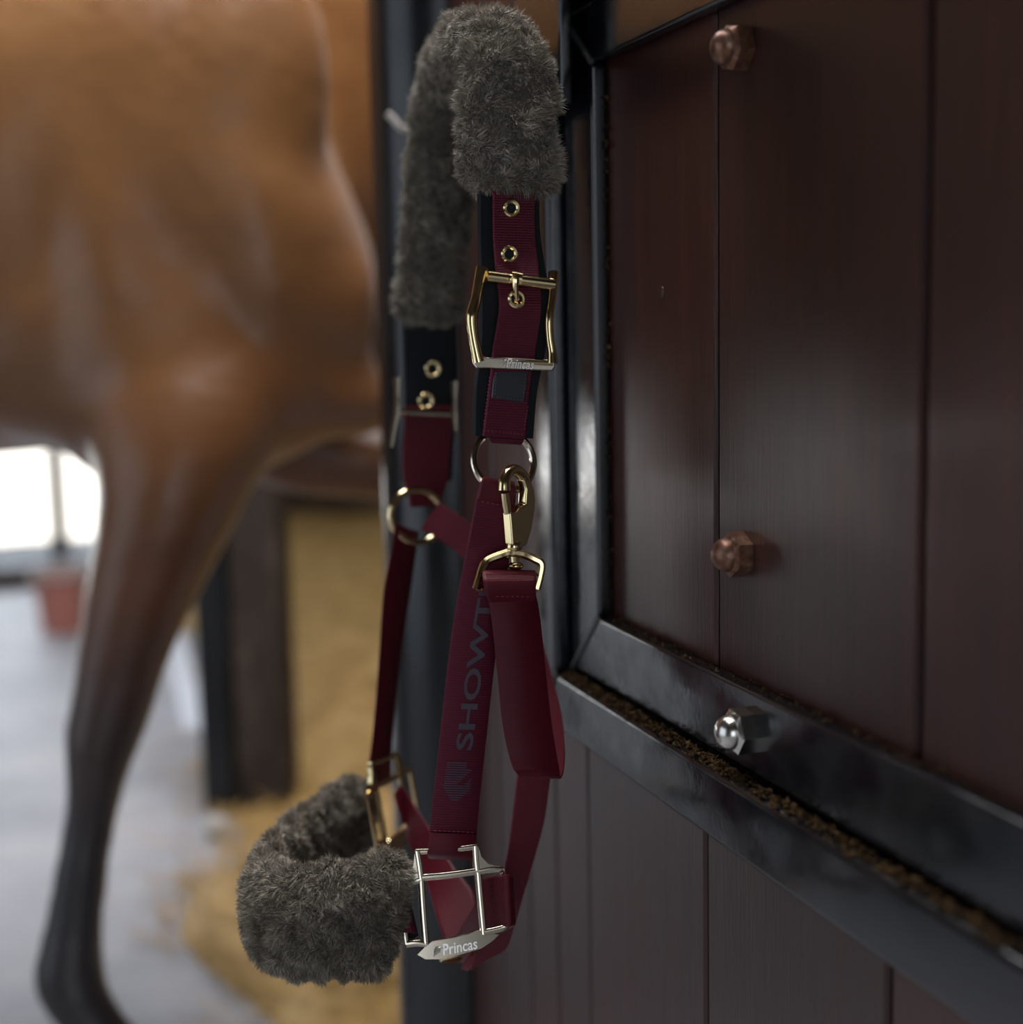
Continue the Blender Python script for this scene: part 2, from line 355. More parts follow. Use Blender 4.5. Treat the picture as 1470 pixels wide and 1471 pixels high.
# weld beads over the mitres at the visible corners
def bead(p, q, x, r):
    n = 26; ts = np.linspace(0, 1, n)
    pts = [np.array([x, p[0]*(1-k)+q[0]*k, p[1]*(1-k)+q[1]*k]) for k in ts]
    rr = [r*(0.75+0.45*random.random()) for _ in ts]
    b = MB(); tube(b, pts, rr, 7); b.obj('weld_bead', WELD, door)
bead((0.989, 0.789), (0.937, 0.837), DX-0.012, 0.0022); bead((1.0335, 0.741), (0.995, 0.7845), DX-0.024, 0.0023)
bead((0.989, 1.264), (0.937, 1.224), DX-0.012, 0.0022); bead((0.937, 1.262), (0.989, 1.262), DX-0.011, 0.0016)
# grit caught on the ledge between the rails
b = MB()
for i in range(3400):
    y = 0.30+0.69*random.random()**0.8; dens = random.random()
    if y < 0.72 and dens > 0.55: continue
    xx = DX-0.0135-0.009*random.random()**1.6; zz_ = 0.7845+0.0015*random.random(); s = 0.0005+0.0013*random.random()**2
    c_ = np.array([xx, y, zz_+s*.4]); V = [c_+s*rng.normal(size=3)*(1, 1.3, .8) for _ in range(4)]
    b.add(V, [(0, 1, 2), (0, 3, 1), (1, 3, 2), (0, 2, 3)])
for i in range(420):                                         # crumbs along the upper edge of the rail and the jamb
    if i < 260: y = 0.45+0.49*random.random(); zz_ = 0.8375+0.001*random.random(); xx = DX-0.001-0.008*random.random()
    else: y = 0.9355-0.0006*random.random(); zz_ = 0.84+0.36*random.random(); xx = DX-0.001-0.002*random.random()
    s = 0.0004+0.0008*random.random(); c_ = np.array([xx, y, zz_+s*.4]); V = [c_+s*rng.normal(size=3) for _ in range(4)]
    b.add(V, [(0, 1, 2), (0, 3, 1), (1, 3, 2), (0, 2, 3)])
b.obj('grit', DIRT, door, smooth=False, kind='stuff')
# dome nuts
def nut(y, z_, x, m, rot, lab):
    b = MB(); R = 0.0135; rings = []
    prof = [(0.0, 1.0, 1), (0.009, 1.0, 1), (0.0105, 0.90, .4), (0.0112, 0.84, 0), (0.0140, 0.80, 0), (0.0168, 0.66, 0), (0.0190, 0.42, 0), (0.0200, 0.14, 0)]
    for h, s, hexa in prof:
        rr = []
        for k in range(24):
            a = k/24*2*math.pi; ha = (a % (math.pi/3))-math.pi/6
            hx = math.cos(math.pi/6)/math.cos(ha); f = hexa*hx*1.0+(1-hexa)*0.90
            rr.append((x-h, y+R*s*f*math.cos(a+rot), z_+R*s*f*math.sin(a+rot)))
        rings.append(np.array(rr))
    loft(b, rings); o = b.obj('dome_nut', m, door, sharp=28); o['label'] = lab
nut(0.742, 1.1985, DX, NUTB, 0.2, 'upper weathered bronze dome nut'); nut(0.742, 0.9115, DX, NUTB, 0.5, 'lower weathered bronze dome nut')
nut(0.715, 0.8135, DX-0.012, NUTS, 0.1, 'shiny zinc dome nut on the black rail')
# small dent plug in the first board
b = MB(); sphere(b, (DX+0.0006, 0.852, 1.066), XW*0.002, np.array([0, 0.0045, 0]), ZW*0.004, 12, 6); b.obj('filled_nail_head', WOOD, door)

# black post beside the door
b = MB(); loft(b, [ring((0.4175, 1.392, z_), XW*0.0705, np.array([0, 0.0705, 0]), 64) for z_ in (0.0, 3.19)]); loft(b, [ring((0.4175, 1.392, z_), XW*0.095, np.array([0, 0.0815, 0]), 48) for z_ in (0.0, 0.012)])
tag(b.obj('steel_post', POSTM, sharp=40), 'tall black painted post behind the halter, beside the red boards', 'post')
b = MB(); tube(b, [P(557, 163, 1.29), P(566, 172, 1.29), P(575, 183, 1.29), P(586, 187, 1.295), P(606, 186, 1.31), P(640, 190, 1.352)], 0.0032, 8, n=5)
tag(b.obj('twine_end', TWINE), 'short pale twine end sticking out beside the black post', 'twine')
# hook bracket that carries the crown
hk = empty('halter_hook', (0.376, 0.955, 1.23), 'black steel hook arm under the fleece crown, fixed to the frame', 'hook')
hc = P(690, 100, 0.975)
b = MB(); box(b, (0.366, hc[1]-0.016, 1.195), (0.3755, 1.030, 1.30)); b.obj('back_plate', STEEL, hk, smooth=False, bevel=0.002)
b = MB(); tube(b, [(0.367, hc[1], hc[2]-0.014), (0.345, hc[1], hc[2]-0.016), (0.325, hc[1], hc[2]-0.016), (0.314, hc[1], hc[2]-0.015), (0.309, hc[1], hc[2]-0.011)], 0.009, 12, n=5); b.obj('arm', STEEL, hk)

# ------------------------------------------------------------------ fleece with fur
def fleece(name, st, hw, ht, parent, n_hair, length, p=0.82, lump=0.0042, seed=1, n=14, end=0.012, spray=True):
    """st: stations (centre, width vector); hw, ht half width / half thickness lists"""
    c = spline([s[0] for s in st], n); W = spline([s[1] for s in st], n); T = tangents(c)
    a = np.interp(np.linspace(0, 1, len(c)), np.linspace(0, 1, len(hw)), hw); h = np.interp(np.linspace(0, 1, len(c)), np.linspace(0, 1, len(ht)), ht)
    s = np.concatenate([[0], np.cumsum(np.linalg.norm(np.diff(c, axis=0), axis=1))]); tot = s[-1]
    k = 36; rings = []
    for i in range(len(c)):
        Wi = W[i]-T[i]*W[i].dot(T[i]); Wi /= np.linalg.norm(Wi); Ni = np.cross(Wi, T[i])
        e = min(s[i], tot-s[i]); q = 1.0 if e > end else 0.55+0.45*math.sqrt(max(0.0, 1-(1-e/end)**2))
        rg = ring(c[i], Wi*a[i]*q, Ni*h[i]*q, k, p)
        for j in range(k):
            d = rg[j]-c[i]; l = np.linalg.norm(d); f = n3(rg[j]+seed, 42)*0.9+n3(rg[j]+seed, 120)*0.75
            rg[j] = rg[j]+d/l*lump*f
        rings.append(rg)
    b = MB(); loft(b, rings); o = b.obj(name, SKIN, parent, sharp=180)
    # fur
    V = np.array(b.V); tri = []
    for f in b.F:
        for q in range(1, len(f)-1): tri.append((f[0], f[q], f[q+1]))
    tri = np.array(tri); A, B, D = V[tri[:, 0]], V[tri[:, 1]], V[tri[:, 2]]
    N = np.cross(B-A, D-A); ar = np.linalg.norm(N, axis=1); 
    vn = np.zeros_like(V)
    for q in range(3): np.add.at(vn, tri[:, q], N)
    vn /= np.maximum(np.linalg.norm(vn, axis=1), 1e-12)[:, None]
    cen = c[np.argmin(((V[:, None, :]-c[None, ::6, :])**2).sum(-1), axis=1)*6 % len(c)]
    if ((V-cen)*vn).sum() < 0: vn = -vn
    pick = rng.choice(len(tri), n_hair, p=ar/ar.sum()); u = rng.random((n_hair, 2)); fl = u.sum(1) > 1; u[fl] = 1-u[fl]
    w0 = 1-u.sum(1); p0 = A[pick]*w0[:, None]+B[pick]*u[:, :1]+D[pick]*u[:, 1:]
    nn = vn[tri[pick, 0]]*w0[:, None]+vn[tri[pick, 1]]*u[:, :1]+vn[tri[pick, 2]]*u[:, 1:]; nn /= np.linalg.norm(nn, axis=1)[:, None]
    # clumped lean from a smooth vector noise
    cl = np.array([[n3(q+seed, 70), n3(q+seed+5.2, 70), n3(q+seed+9.1, 70)] for q in p0]); cl2 = np.array([[n3(q+3.3, 260), n3(q+7.7, 260), n3(q+1.9, 260)] for q in p0])
    ln = length*(0.72+0.5*rng.random(n_hair))*(1+0.35*cl[:, 0]+0.55*np.array([n3(q+2.1, 120) for q in p0]))
    down = np.array([0, 0, -1.0])
    d1 = nn+cl*1.25+cl2*0.95+down*0.22+rng.normal(size=(n_hair, 3))*0.22; d1 /= np.linalg.norm(d1, axis=1)[:, None]
    d2 = d1+cl*0.8+cl2*1.1+down*0.2+rng.normal(size=(n_hair, 3))*0.35; d2 /= np.linalg.norm(d2, axis=1)[:, None]
    p0 = p0-nn*0.0012; p1 = p0+d1*(ln*.55)[:, None]; p2 = p1+d2*(ln*.5)[:, None]
    sd_ = np.cross(d1, rng.normal(size=(n_hair, 3))); sd_ /= np.linalg.norm(sd_, axis=1)[:, None]
    wd = (0.00020+0.00010*rng.random(n_hair))[:, None]
    VV = np.stack([p0-sd_*wd, p0+sd_*wd, p1+sd_*wd*.75, p1-sd_*wd*.75, p2], 1).reshape(-1, 3)
    me = bpy.data.meshes.new('fur'); me.vertices.add(len(VV)); me.vertices.foreach_set('co', VV.astype(np.float32).ravel())
    i0 = np.arange(n_hair)*5; li = np.stack([i0, i0+1, i0+2, i0+3, i0+3, i0+2, i0+4], 1).ravel()
    me.loops.add(len(li)); me.loops.foreach_set('vertex_index', li.astype(np.int32))
    me.polygons.add(2*n_hair); ls = np.stack([np.arange(n_hair)*7, np.arange(n_hair)*7+4], 1).ravel(); me.polygons.foreach_set('loop_start', ls.astype(np.int32))
    me.update(calc_edges=True)
    at = me.attributes.new('tone', 'FLOAT', 'POINT'); tn = np.repeat(np.clip(rng.normal(0.5, 0.2, n_hair), 0, 1), 5); at.data.foreach_set('value', tn.astype(np.float32))
    me.polygons.foreach_set('use_smooth', np.ones(2*n_hair, dtype=bool)); me.materials.append(FUR); me.update()
    link('fur', me, o, kind='stuff'); return o

# ------------------------------------------------------------------ the halter
hal = empty('halter', P(660, 1400, 0.93), 'burgundy webbing horse halter with grey fleece and gold buckles hanging on the door', 'halter')
# crown fleece
pp = [(733, 278, .872), (731, 200, .872), (728, 120, .873), (720, 80, .880), (704, 65, .905), (684, 68, .955), (662, 92, 1.015), (646, 150, 1.058), (632, 270, 1.078), (620, 380, 1.086), (616, 462, 1.088)]
fleece('crown_fleece', [(P(*q), XW) for q in pp], [0.0300, .0300, .0285, .0275, .027, .0245, .0245, .0255, .0255, .0255, .0255], [.013, .014, .015, .018, .020, .020, .019, .015, .011, .010, .010], hal, 150000, 0.0062, seed=3)
# crown padding (black) and webbing, near side
def px_ribbon(name, st, m, parent, th=0.0017, n=6, uv=True):
    b = MB(); ribbon(b, [(P(*l), P(*r)) for l, r in st], th, n); return b.obj(name, m, parent, uv=uv, sharp=50)
cp = px_ribbon('crown_pad', [((686, 240, .868), (776, 240, .882)), ((686, 330, .868), (776, 332, .882)), ((688, 430, .866), (790, 432, .880)), ((687, 500, .868), (784, 502, .882)), ((680, 560, .870), (772, 562, .884)), ((679, 626, .872), (766, 630, .886))], PAD, hal, 0.006)
cs = px_ribbon('crown_strap', [((708, 240, .862), (769, 240, .871)), ((708, 330, .862), (769, 332, .871)), ((711, 380, .860), (774, 382, .869)), ((717, 440, .853), (778, 442, .862)), ((708, 500, .858), (770, 503, .867)), ((703, 550, .863), (762, 553, .872)), ((698, 590, .865), (758, 593, .874)), ((693, 626, .867), (755, 631, .876))], WEB, hal, 0.0022)
px_ribbon('crown_strap_fold', [((698, 622, .874), (756, 628, .882)), ((704, 634, .872), (750, 637, .880)), ((708, 632, .880), (752, 636, .888))], WEB, hal)
def eyelet(px, py, d, r, parent, nrm=(0, -1, 0.0)):
    c_ = P(px, py, d); b = MB(); n_ = unit(nrm); a = unit(np.cross(n_, ZW)); e = np.cross(n_, a)
    pts = [c_+(a*math.cos(t_)+e*math.sin(t_))*r for t_ in np.arange(20)/20*2*math.pi]
    tube(b, pts, r*0.34, 8, closed=True); b.obj('eyelet', GOLD, parent)
    b = MB(); loft(b, [ring(c_-n_*(-0.0002), a*r*.8, e*r*.8, 14), ring(c_+n_*0.0003, a*r*.75, e*r*.75, 14)]); b.obj('eyelet_hole', PAD, parent)
for q in ((735, 299, .8640), (732, 365, .8610), (742, 430, .8550)): eyelet(*q, 0.0041, cs, (-0.12, -1, 0.05))
# leather tab
lt = px_ribbon('leather_tab', [((711, 528, .8622), (759, 530, .869)), ((708, 550, .8622), (757, 553, .869)), ((706, 571, .8628), (753, 578, .8695))], LEATHER, hal, 0.0018)
def stitches(parent, p, q, n_, m, nm='stitching', r=0.00033, ln=0.5, lift=0.0):
    b = MB(); p = np.asarray(p); q = np.asarray(q); dv = (q-p)/n_
    for i in range(n_):
        s_ = p+dv*(i+0.25); e_ = s_+dv*ln; tube(b, [s_, (s_+e_)/2-fwd*0.0002, e_], [r*.6, r, r*.6], 5)
    return b.obj(nm, m, parent)
stitches(lt, P(712, 570, .8606), P(751, 575, .867), 8, THREADB); stitches(lt, P(713, 534, .8602), P(711, 568, .8606), 7, THREADB); stitches(lt, P(755, 536, .867), P(752, 572, .867), 7, THREADB)
stitches(cs, P(694, 618, .865), P(753, 624, .8738), 11, THREAD); stitches(cs, P(704, 540, .861), P(695, 612, .864), 14, THREAD); stitches(cs, P(759, 582, .871), P(753, 618, .8735), 7, THREAD)
# big buckle, near side
b = MB(); DB = .852
tube(b, [P(x, y, DB+e) for x, y, e in ((693, 386, .004), (689, 402, .002), (684, 430, 0), (678, 455, -.002), (680, 480, -.001), (684, 502, 0), (688, 520, .001))], [0.0040, .0034, .0032, .0037, .0031, .0032, .0038], 12, n=5)
tube(b, [P(x, y, DB+.010+e) for x, y, e in ((796, 392, .004), (795, 405, .002), (793, 430, 0), (789, 460, -.002), (790, 485, -.001), (793, 505, 0), (794, 522, .0))], [0.0034, .0030, .0026, .0027, .0026, .0028, .0035], 12, n=5)
tube(b, [P(692, 395, DB+.003), P(796, 408, DB+.012)], .002, 8); tube(b, [P(687, 519, DB+.001), P(794, 522, DB+.010)], .0016, 8)
buck = b.obj('buckle', GOLD, hal)
b = MB(); ex = unit(P(797, 524, DB+.012)-P(680, 515, DB)); 
poly = [P(x, y, DB-.002+.012*(x-680)/117) for x, y in ((681, 512), (686, 507), (693, 510), (700, 513), (740, 514), (780, 517), (787, 516), (791, 512), (797, 514), (798, 527), (794, 533), (740, 531), (700, 529), (684, 529), (680, 523))]
prism(b, poly, np.array([0.0012, 0.0036, 0])); plate = b.obj('buckle_plate', GOLD2, hal, smooth=False, bevel=0.0009)
b = MB(); tube(b, [P(700, 397, DB), P(796, 409, DB+.011)], 0.0037, 16); rl = b.obj('roller', GOLD, buck, sharp=50)
b = MB(); tube(b, [P(742, 394, DB-.0045), P(741, 404, DB-.0045), P(741, 416, DB-.003), P(742, 428, DB+.0005), P(743, 436, DB+.004)], [.0018, .0021, .0017, .0016, .0015], 10, n=4)
tube(b, [P(734, 398, DB), P(749, 401, DB+.001)], .0042, 14); b.obj('tongue', GOLD, buck)
ey_ = unit(np.cross(unit(np.cross(ex, ZW)), ex)); ey_ = ey_ if ey_[2] > 0 else -ey_
b = MB(); og = P(727, 528, DB-.002+.012*47/117-.0006); place_text(b, 'Princas', og, ex, ey_, 0.0170, 0.0056, 0.0, 0.25, 0.012)
og = P(719, 528, DB-.002+.012*39/117-.0006)
for k in range(5): q = og+ex*0.0006*k; tube(b, [q+ey_*0.0005*k, q+ex*0.0008+ey_*(0.003+0.0005*k), q+ex*0.0022+ey_*(0.0052-0.0004*k)], [.0002, .0003, .00015], 5, n=3)
b.obj('lettering', ENGR, plate, sharp=30)
# ring below the crown, near side
def ring_obj(name, c_, a, e, rx, ry, r, m, parent, flat=0.0):
    b = MB(); pts = []
    for t_ in np.arange(40)/40*2*math.pi:
        x, y = math.cos(t_)*rx, math.sin(t_)*ry
        if y > ry*(1-flat): y = ry*(1-flat)
        pts.append(c_+a*x+e*y)
    tube(b, pts, r, 10, closed=True); return b.obj(name, m, parent)
axr = unit(P(770, 660, .886)-P(678, 652, .872)); rc = P(724, 662, .878)
ring_obj('ring', rc, axr, unit(P(724, 600, .882)-P(724, 700, .872)), 0.0193, 0.0192, 0.0023, GOLD2, hal, 0.22)
# cheek strap, near side, with woven lettering
ck = px_ribbon('cheek_strap', [((690, 692, .866), (742, 704, .872)), ((684, 716, .867), (740, 724, .874)), ((672, 780, .870), (734, 785, .878)), ((655, 870, .872), (722, 873, .881)), ((644, 950, .874), (711, 953, .883)), ((634, 1040, .876), (701, 1042, .885)), ((624, 1130, .878), (691, 1132, .887)), ((617, 1195, .879), (685, 1197, .888)), ((614, 1224, .878), (684, 1226, .887))], WEB, hal, 0.0020)
px_ribbon('strap_fold', [((694, 686, .870), (740, 694, .876)), ((692, 690, .864), (741, 702, .870)), ((687, 712, .865), (739, 722, .872)), ((686, 716, .866), (738, 726, .873))], WEBS, ck)
px_ribbon('strap_fold', [((618, 1196, .876), (685, 1199, .885)), ((616, 1216, .874), (684, 1219, .883)), ((614, 1226, .875), (683, 1229, .884)), ((615, 1232, .882), (683, 1235, .891))], WEBS, ck)
stitches(ck, P(690, 720, .864), P(733, 728, .871), 6, THREAD); stitches(ck, P(622, 1193, .8755), P(682, 1196, .884), 9, THREAD)
# woven lettering runs up the strap, letter tops to the left
lb, ltp = (P(634, 1040, .876)+P(701, 1042, .885))/2, (P(655, 870, .872)+P(722, 873, .881))/2
lu = unit(ltp-lb); lw = unit(P(701, 1042, .885)-P(634, 1040, .876)); lw = unit(lw-lu*lw.dot(lu)); lnn = np.cross(lu, -lw)
if lnn.dot(fwd) > 0: lnn = -lnn
def strap_pt(py, fx):                    # fx: 0 left edge .. 1 right edge
    ys = [692, 716, 780, 870, 950, 1040, 1130, 1195]; xl = [690, 684, 672, 655, 644, 634, 624, 617]; xr = [742, 740, 734, 722, 711, 701, 691, 685]
    dl = [.866, .867, .870, .872, .874, .876, .878, .879]; dr = [.872, .874, .878, .881, .883, .885, .887, .888]
    l_ = P(np.interp(py, ys, xl), py, np.interp(py, ys, dl)); r_ = P(np.interp(py, ys, xr), py+2, np.interp(py, ys, dr)); return l_*(1-fx)+r_*fx-fwd*0.0016
b = MB(); words = 'SHOWTI'; V, Fc = text_mesh(words, 1.0, 0.0, 0.0, 0.02); lo2, hi2 = V.min(0), V.max(0)
V2 = []
for v in V:
    py = 1076-(v[0]-lo2[0])/(hi2[0]-lo2[0])*(1076-846); fx = 0.72-(v[1]-lo2[1])/(hi2[1]-lo2[1])*0.36+0.08*(1076-py)/230
    V2.append(strap_pt(py, fx))
b.add(V2, Fc)
# emblem: ribbed shield with a slanting bolt left free
for i in range(17):
    py = 1148-i*3.3; f0 = 0.20+max(0, (5-i))*0.035; f1 = 0.76-max(0, (4-i))*0.05
    segs = [(f0, f1)]
    if 7 <= i <= 13: cc = 0.52+0.045*(i-7); segs = [(f0, cc-0.03), (cc+0.13, f1+0.02)]
    if i > 13: segs = [(f0+0.02, f1-0.12)]
    for s0, s1 in segs:
        if s1-s0 < 0.02: continue
        b.add([strap_pt(py, s0), strap_pt(py, s1), strap_pt(py-1.5, s1), strap_pt(py-1.5, s0)], [(0, 1, 2, 3)])
b.obj('woven_lettering', LETTER, ck, smooth=False)
# cast square that joins cheek, nose and chin, near side
def cast_square(mapf, th, m, parent, name='cheek_square', write=True):
    b = MB(); R = 0.0022
    def bar(pts, r=R): tube(b, [mapf(x, y) for x, y in pts], r, 16, n=3, squash=0.9, side=unit(th), sq=0.6)
    bar([(600, 1221), (603, 1240), (606, 1262)]); bar([(682, 1217), (683, 1236), (685, 1255)])
    bar([(598, 1222), (640, 1222), (684, 1218)], .0018)
    bar([(607, 1259), (645, 1257), (686, 1253)]); bar([(606, 1259), (609, 1305), (613, 1354)]); bar([(686, 1254), (690, 1300), (694, 1343)])
    bar([(686, 1254), (705, 1251), (721, 1252)]); bar([(721, 1251), (724, 1290), (727, 1331)], .0018); bar([(694, 1341), (712, 1338), (724, 1335), (727, 1330)])
    bar([(606, 1262), (590, 1265), (576, 1268)]); bar([(577, 1267), (580, 1310), (586, 1352)], .0018); bar([(586, 1352), (600, 1351), (613, 1353)])
    ext = th
    for poly in ([(597, 1222), (604, 1224), (607, 1262), (576, 1270), (590, 1255), (595, 1240)], [(681, 1217), (686, 1218), (690, 1232), (700, 1243), (720, 1249), (720, 1255), (686, 1257)],
                 [(601, 1367), (612, 1356), (622, 1349), (650, 1346), (672, 1342), (686, 1336), (697, 1342), (716, 1344), (706, 1353), (690, 1363), (660, 1370), (630, 1375), (612, 1374)]):
        prism(b, [mapf(x, y)-ext*.5 for x, y in poly], ext)
    o = b.obj(name, m, parent, sharp=40)
    return o
pc = P(650, 1300, .878); nx_ = unit(unit(rgt)*0.96+fwd*0.16); nyv = unit(-upv-fwd*0.05)
def mapA(x, y): return P(650, 1300, .878)+nx_*((x-650)*.878/F*1.03)+nyv*((y-1300)*.878/F*1.0)
nA = unit(np.cross(nx_, nyv)); nA = nA if nA.dot(fwd) > 0 else -nA
sq = cast_square(mapA, nA*0.0034, GOLD2, hal)
b = MB(); exq = unit(mapA(690, 1351)-mapA(622, 1361)); eyq = unit(np.cross(exq, nA)); eyq = eyq if eyq[2] > 0 else -eyq
place_text(b, 'Princas', mapA(637, 1370)-nA*0.0020, exq, eyq, 0.0215, 0.0068, 0.0, 0.12, 0.012)
og = mapA(624, 1371)-nA*0.0020
for k in range(6): q = og+exq*0.0008*k; tube(b, [q+eyq*0.0004*k, q+exq*0.0008+eyq*(0.0035+0.0003*k), q+exq*0.0026+eyq*(0.0062-0.0005*k)], [.0002, .0004, .00015], 5, n=3)
b.obj('lettering', ENGR, sq, sharp=30)
# noseband fleece, pad and strap
upz = unit(ZW+0.05*r0)
np_ = [((562, 1311, .880), .039), ((548, 1313, .872), .042), ((528, 1316, .867), .041), ((480, 1322, .863), .039), ((425, 1326, .872), .0365), ((388, 1312, .895), .0345), ((384, 1284, .935), .034), ((412, 1245, .985), .034), ((455, 1212, 1.03), .034), ((498, 1182, 1.063), .034), ((526, 1172, 1.082), .033)]
fleece('nose_fleece', [(P(*q), upz) for q, _ in np_], [h_-0.0035 for _, h_ in np_], [.011, .013, .013, .013, .013, .013, .012, .011, .010, .010, .010], hal, 170000, 0.0062, seed=11)
px_ribbon('nose_pad', [((600, 1345, .882), (583, 1272, .882)), ((590, 1350, .880), (572, 1268, .880)), ((560, 1352, .874), (545, 1270, .874))], PAD, hal, 0.005)
px_ribbon('nose_strap', [((597, 1342, .874), (579, 1275, .875)), ((590, 1340, .871), (572, 1278, .872)), ((570, 1340, .870), (556, 1282, .871))], WEB, hal)
# chin straps, jaw strap and chin ring
cr = P(662, 1374, .955)
ring_obj('chin_ring', cr, unit(rgt*0.9+fwd*0.4), unit(upv*0.45-fwd*0.9), 0.013, 0.013, 0.0022, GOLD, hal)
px_ribbon('chin_strap', [((692, 1262, .890), (695, 1335, .892)), ((714, 1258, .884), (717, 1333, .886)), ((728, 1256, .876), (732, 1331, .878)), ((736, 1257, .884), (739, 1330, .886)), ((725, 1264, .900), (728, 1336, .902)), ((690, 1290, .918), (688, 1350, .920)), ((655, 1345, .945), (668, 1385, .945))], WEBS, hal)
ch = px_ribbon('jaw_strap', [((745, 1095, .955), (796, 1092, .960)), ((741, 1130, .950), (789, 1132, .955)), ((735, 1180, .945), (782, 1180, .95)), ((728, 1230, .940), (766, 1240, .945)), ((716, 1280, .938), (751, 1290, .943)), ((700, 1330, .940), (738, 1335, .942)), ((684, 1360, .944), (727, 1363, .944)), ((676, 1392, .952), (706, 1372, .946)), ((664, 1392, .962), (672, 1366, .956))], WEBS, hal)
px_ribbon('chin_strap', [((566, 1140, 1.07), (580, 1186, 1.06)), ((576, 1128, 1.075), (586, 1185, 1.065)), ((592, 1150, 1.06), (586, 1206, 1.052)), ((618, 1190, 1.035), (604, 1245, 1.028)), ((652, 1245, 1.005), (620, 1292, 0.998)), ((682, 1290, .985), (635, 1340, .975)), ((676, 1360, .965), (652, 1376, .962))], WEBS, hal)
stitches(ch, P(705, 1270, .886), P(710, 1328, .888), 8, PAD)
# throat strap: from the far ring, round at the bottom, up to the snap
th_ = px_ribbon('throat_strap', [((632, 722, 1.075), (604, 760, 1.075)), ((655, 737, 1.068), (630, 775, 1.068)), ((690, 765, 1.06), (664, 800, 1.06)), ((735, 830, 1.045), (700, 850, 1.04)), ((778, 920, 1.02), (735, 925, 1.01)), ((797, 985, .995), (752, 985, .985)), ((808, 1030, .965), (762, 1030, .955)), ((812, 1080, .930), (762, 1080, .92)), ((810, 1108, .905), (752, 1108, .893)), ((806, 1117, .892), (746, 1114, .880)), ((803, 1100, .884), (735, 1098, .872)), ((793, 1040, .880), (722, 1040, .868)), ((784, 960, .877), (714, 962, .866)), ((776, 885, .873), (706, 888, .862)), ((769, 848, .868), (700, 852, .857)), ((769, 834, .862), (698, 838, .852))], WEBS, hal, 0.0019)
px_ribbon('strap_fold', [((771, 828, .862), (693, 826, .852)), ((771, 836, .858), (695, 838, .849)), ((770, 848, .860), (697, 852, .851)), ((771, 862, .868), (702, 864, .857))], WEBS, th_)
px_ribbon('strap_fold', [((771, 828, .863), (693, 826, .852)), ((770, 821, .872), (694, 819, .862)), ((769, 828, .880), (697, 830, .870))], WEBS, th_)
stitches(th_, P(711, 857, .852), P(762, 857, .860), 7, THREAD)
# snap hook, swivel and bow
sn_ = unit(np.cross(unit(rgt*0.62+fwd*0.78), ZW))               # side-face normal
ud = unit(rgt*0.62+fwd*0.78); vd = unit(ZW-0.06*r0)
o0 = P(731, 745, .862)
def sp_(u, v): return o0+ud*u+vd*v
def snap_prism(b, pts, t_): prism(b, [sp_(u, v)-sn_*t_/2 for u, v in pts], sn_*t_)
b = MB()
snap_prism(b, [(-.002, -.016), (.004, -.018), (.012, -.016), (.018, -.006), (.022, .004), (.024, .012), (.0235, .018), (.019, .024), (.014, .024), (.016, .018), (.014, .009), (.008, .007), (.004, .004), (-.002, .004)], 0.0068)
snap = b.obj('snap_hook', GOLD, hal, smooth=False, bevel=0.0012)
b = MB(); tube(b, [sp_(.021, .018), sp_(.018, .025), sp_(.011, .0295), sp_(.004, .0285), sp_(-.001, .023), sp_(-.0022, .017)], [.0034, .0036, .0036, .0034, .0036, .0042], 12, n=5); b.obj('hook_nose', GOLD, snap)
b = MB(); tube(b, [sp_(-.0005, .003), sp_(-.0012, .009), sp_(-.0018, .0155)], [.0024, .0026, .0024], 10); b.obj('gate', GOLD, snap)
b = MB(); tube(b, [sp_(.013, .010), sp_(.016, .006), sp_(.0165, .000)], [.0010, .0018, .0008], 8, n=4); b.obj('thumb_lever', GOLD2, snap)
b = MB(); sphere(b, sp_(.003, -.017), rgt*.0052, fwd*.0052, upv*.0048); tube(b, [sp_(.003, -.020), sp_(.003, -.028)], .0026, 10); sphere(b, sp_(.003, -.029), rgt*.0048, fwd*.0048, upv*.0028); b.obj('swivel', GOLD, snap)
b = MB(); DBW = .862
tube(b, [P(x, y, DBW+e) for x, y, e in ((685, 846, -.004), (689, 830, -.004), (695, 812, -.002), (702, 804, 0), (720, 797, .002), (735, 793, .003), (752, 796, .005), (768, 803, .006), (778, 810, .006), (776, 828, .006), (771, 846, .006))], [.0029, .0024, .0026, .0027, .0028, .0030, .0028, .0027, .0026, .0024, .0028], 8, n=4)
tube(b, [P(684, 845, DBW-.004), P(772, 846, DBW+.006)], .0019, 8); b.obj('bow', GOLD, snap)
# ---- far side of the halter
px_ribbon('crown_pad', [((577, 440, 1.088), (652, 440, 1.100)), ((579, 520, 1.088), (655, 520, 1.100)), ((580, 585, 1.090), (655, 585, 1.102)), ((575, 690, 1.094), (650, 690, 1.106))], PAD, hal, 0.006)
fs = px_ribbon('crown_strap', [((581, 582, 1.080), (650, 582, 1.092)), ((580, 620, 1.080), (650, 620, 1.092)), ((577, 660, 1.080), (646, 660, 1.092)), ((579, 688, 1.082), (644, 690, 1.094)), ((586, 712, 1.086), (636, 714, 1.096)), ((588, 728, 1.088), (634, 726, 1.098))], WEBS, hal, 0.004)
for q in ((622, 530, 1.083), (612, 576, 1.083)): eyelet(*q, 0.0050, fs)
b = MB(); tube(b, [P(x, y, 1.075) for x, y in ((571, 543), (571, 565), (571, 590), (567, 612), (562, 642))], [.004, .0026, .0032, .0024, .002], 10, n=4)
tube(b, [P(x, y, 1.086) for x, y in ((653, 548), (653, 570), (653, 596), (655, 620))], [.0036, .0026, .0034, .002], 10, n=4)
tube(b, [P(571, 592, 1.074), P(653, 595, 1.088)], .0022, 10); b.obj('buckle', GOLD2, hal)
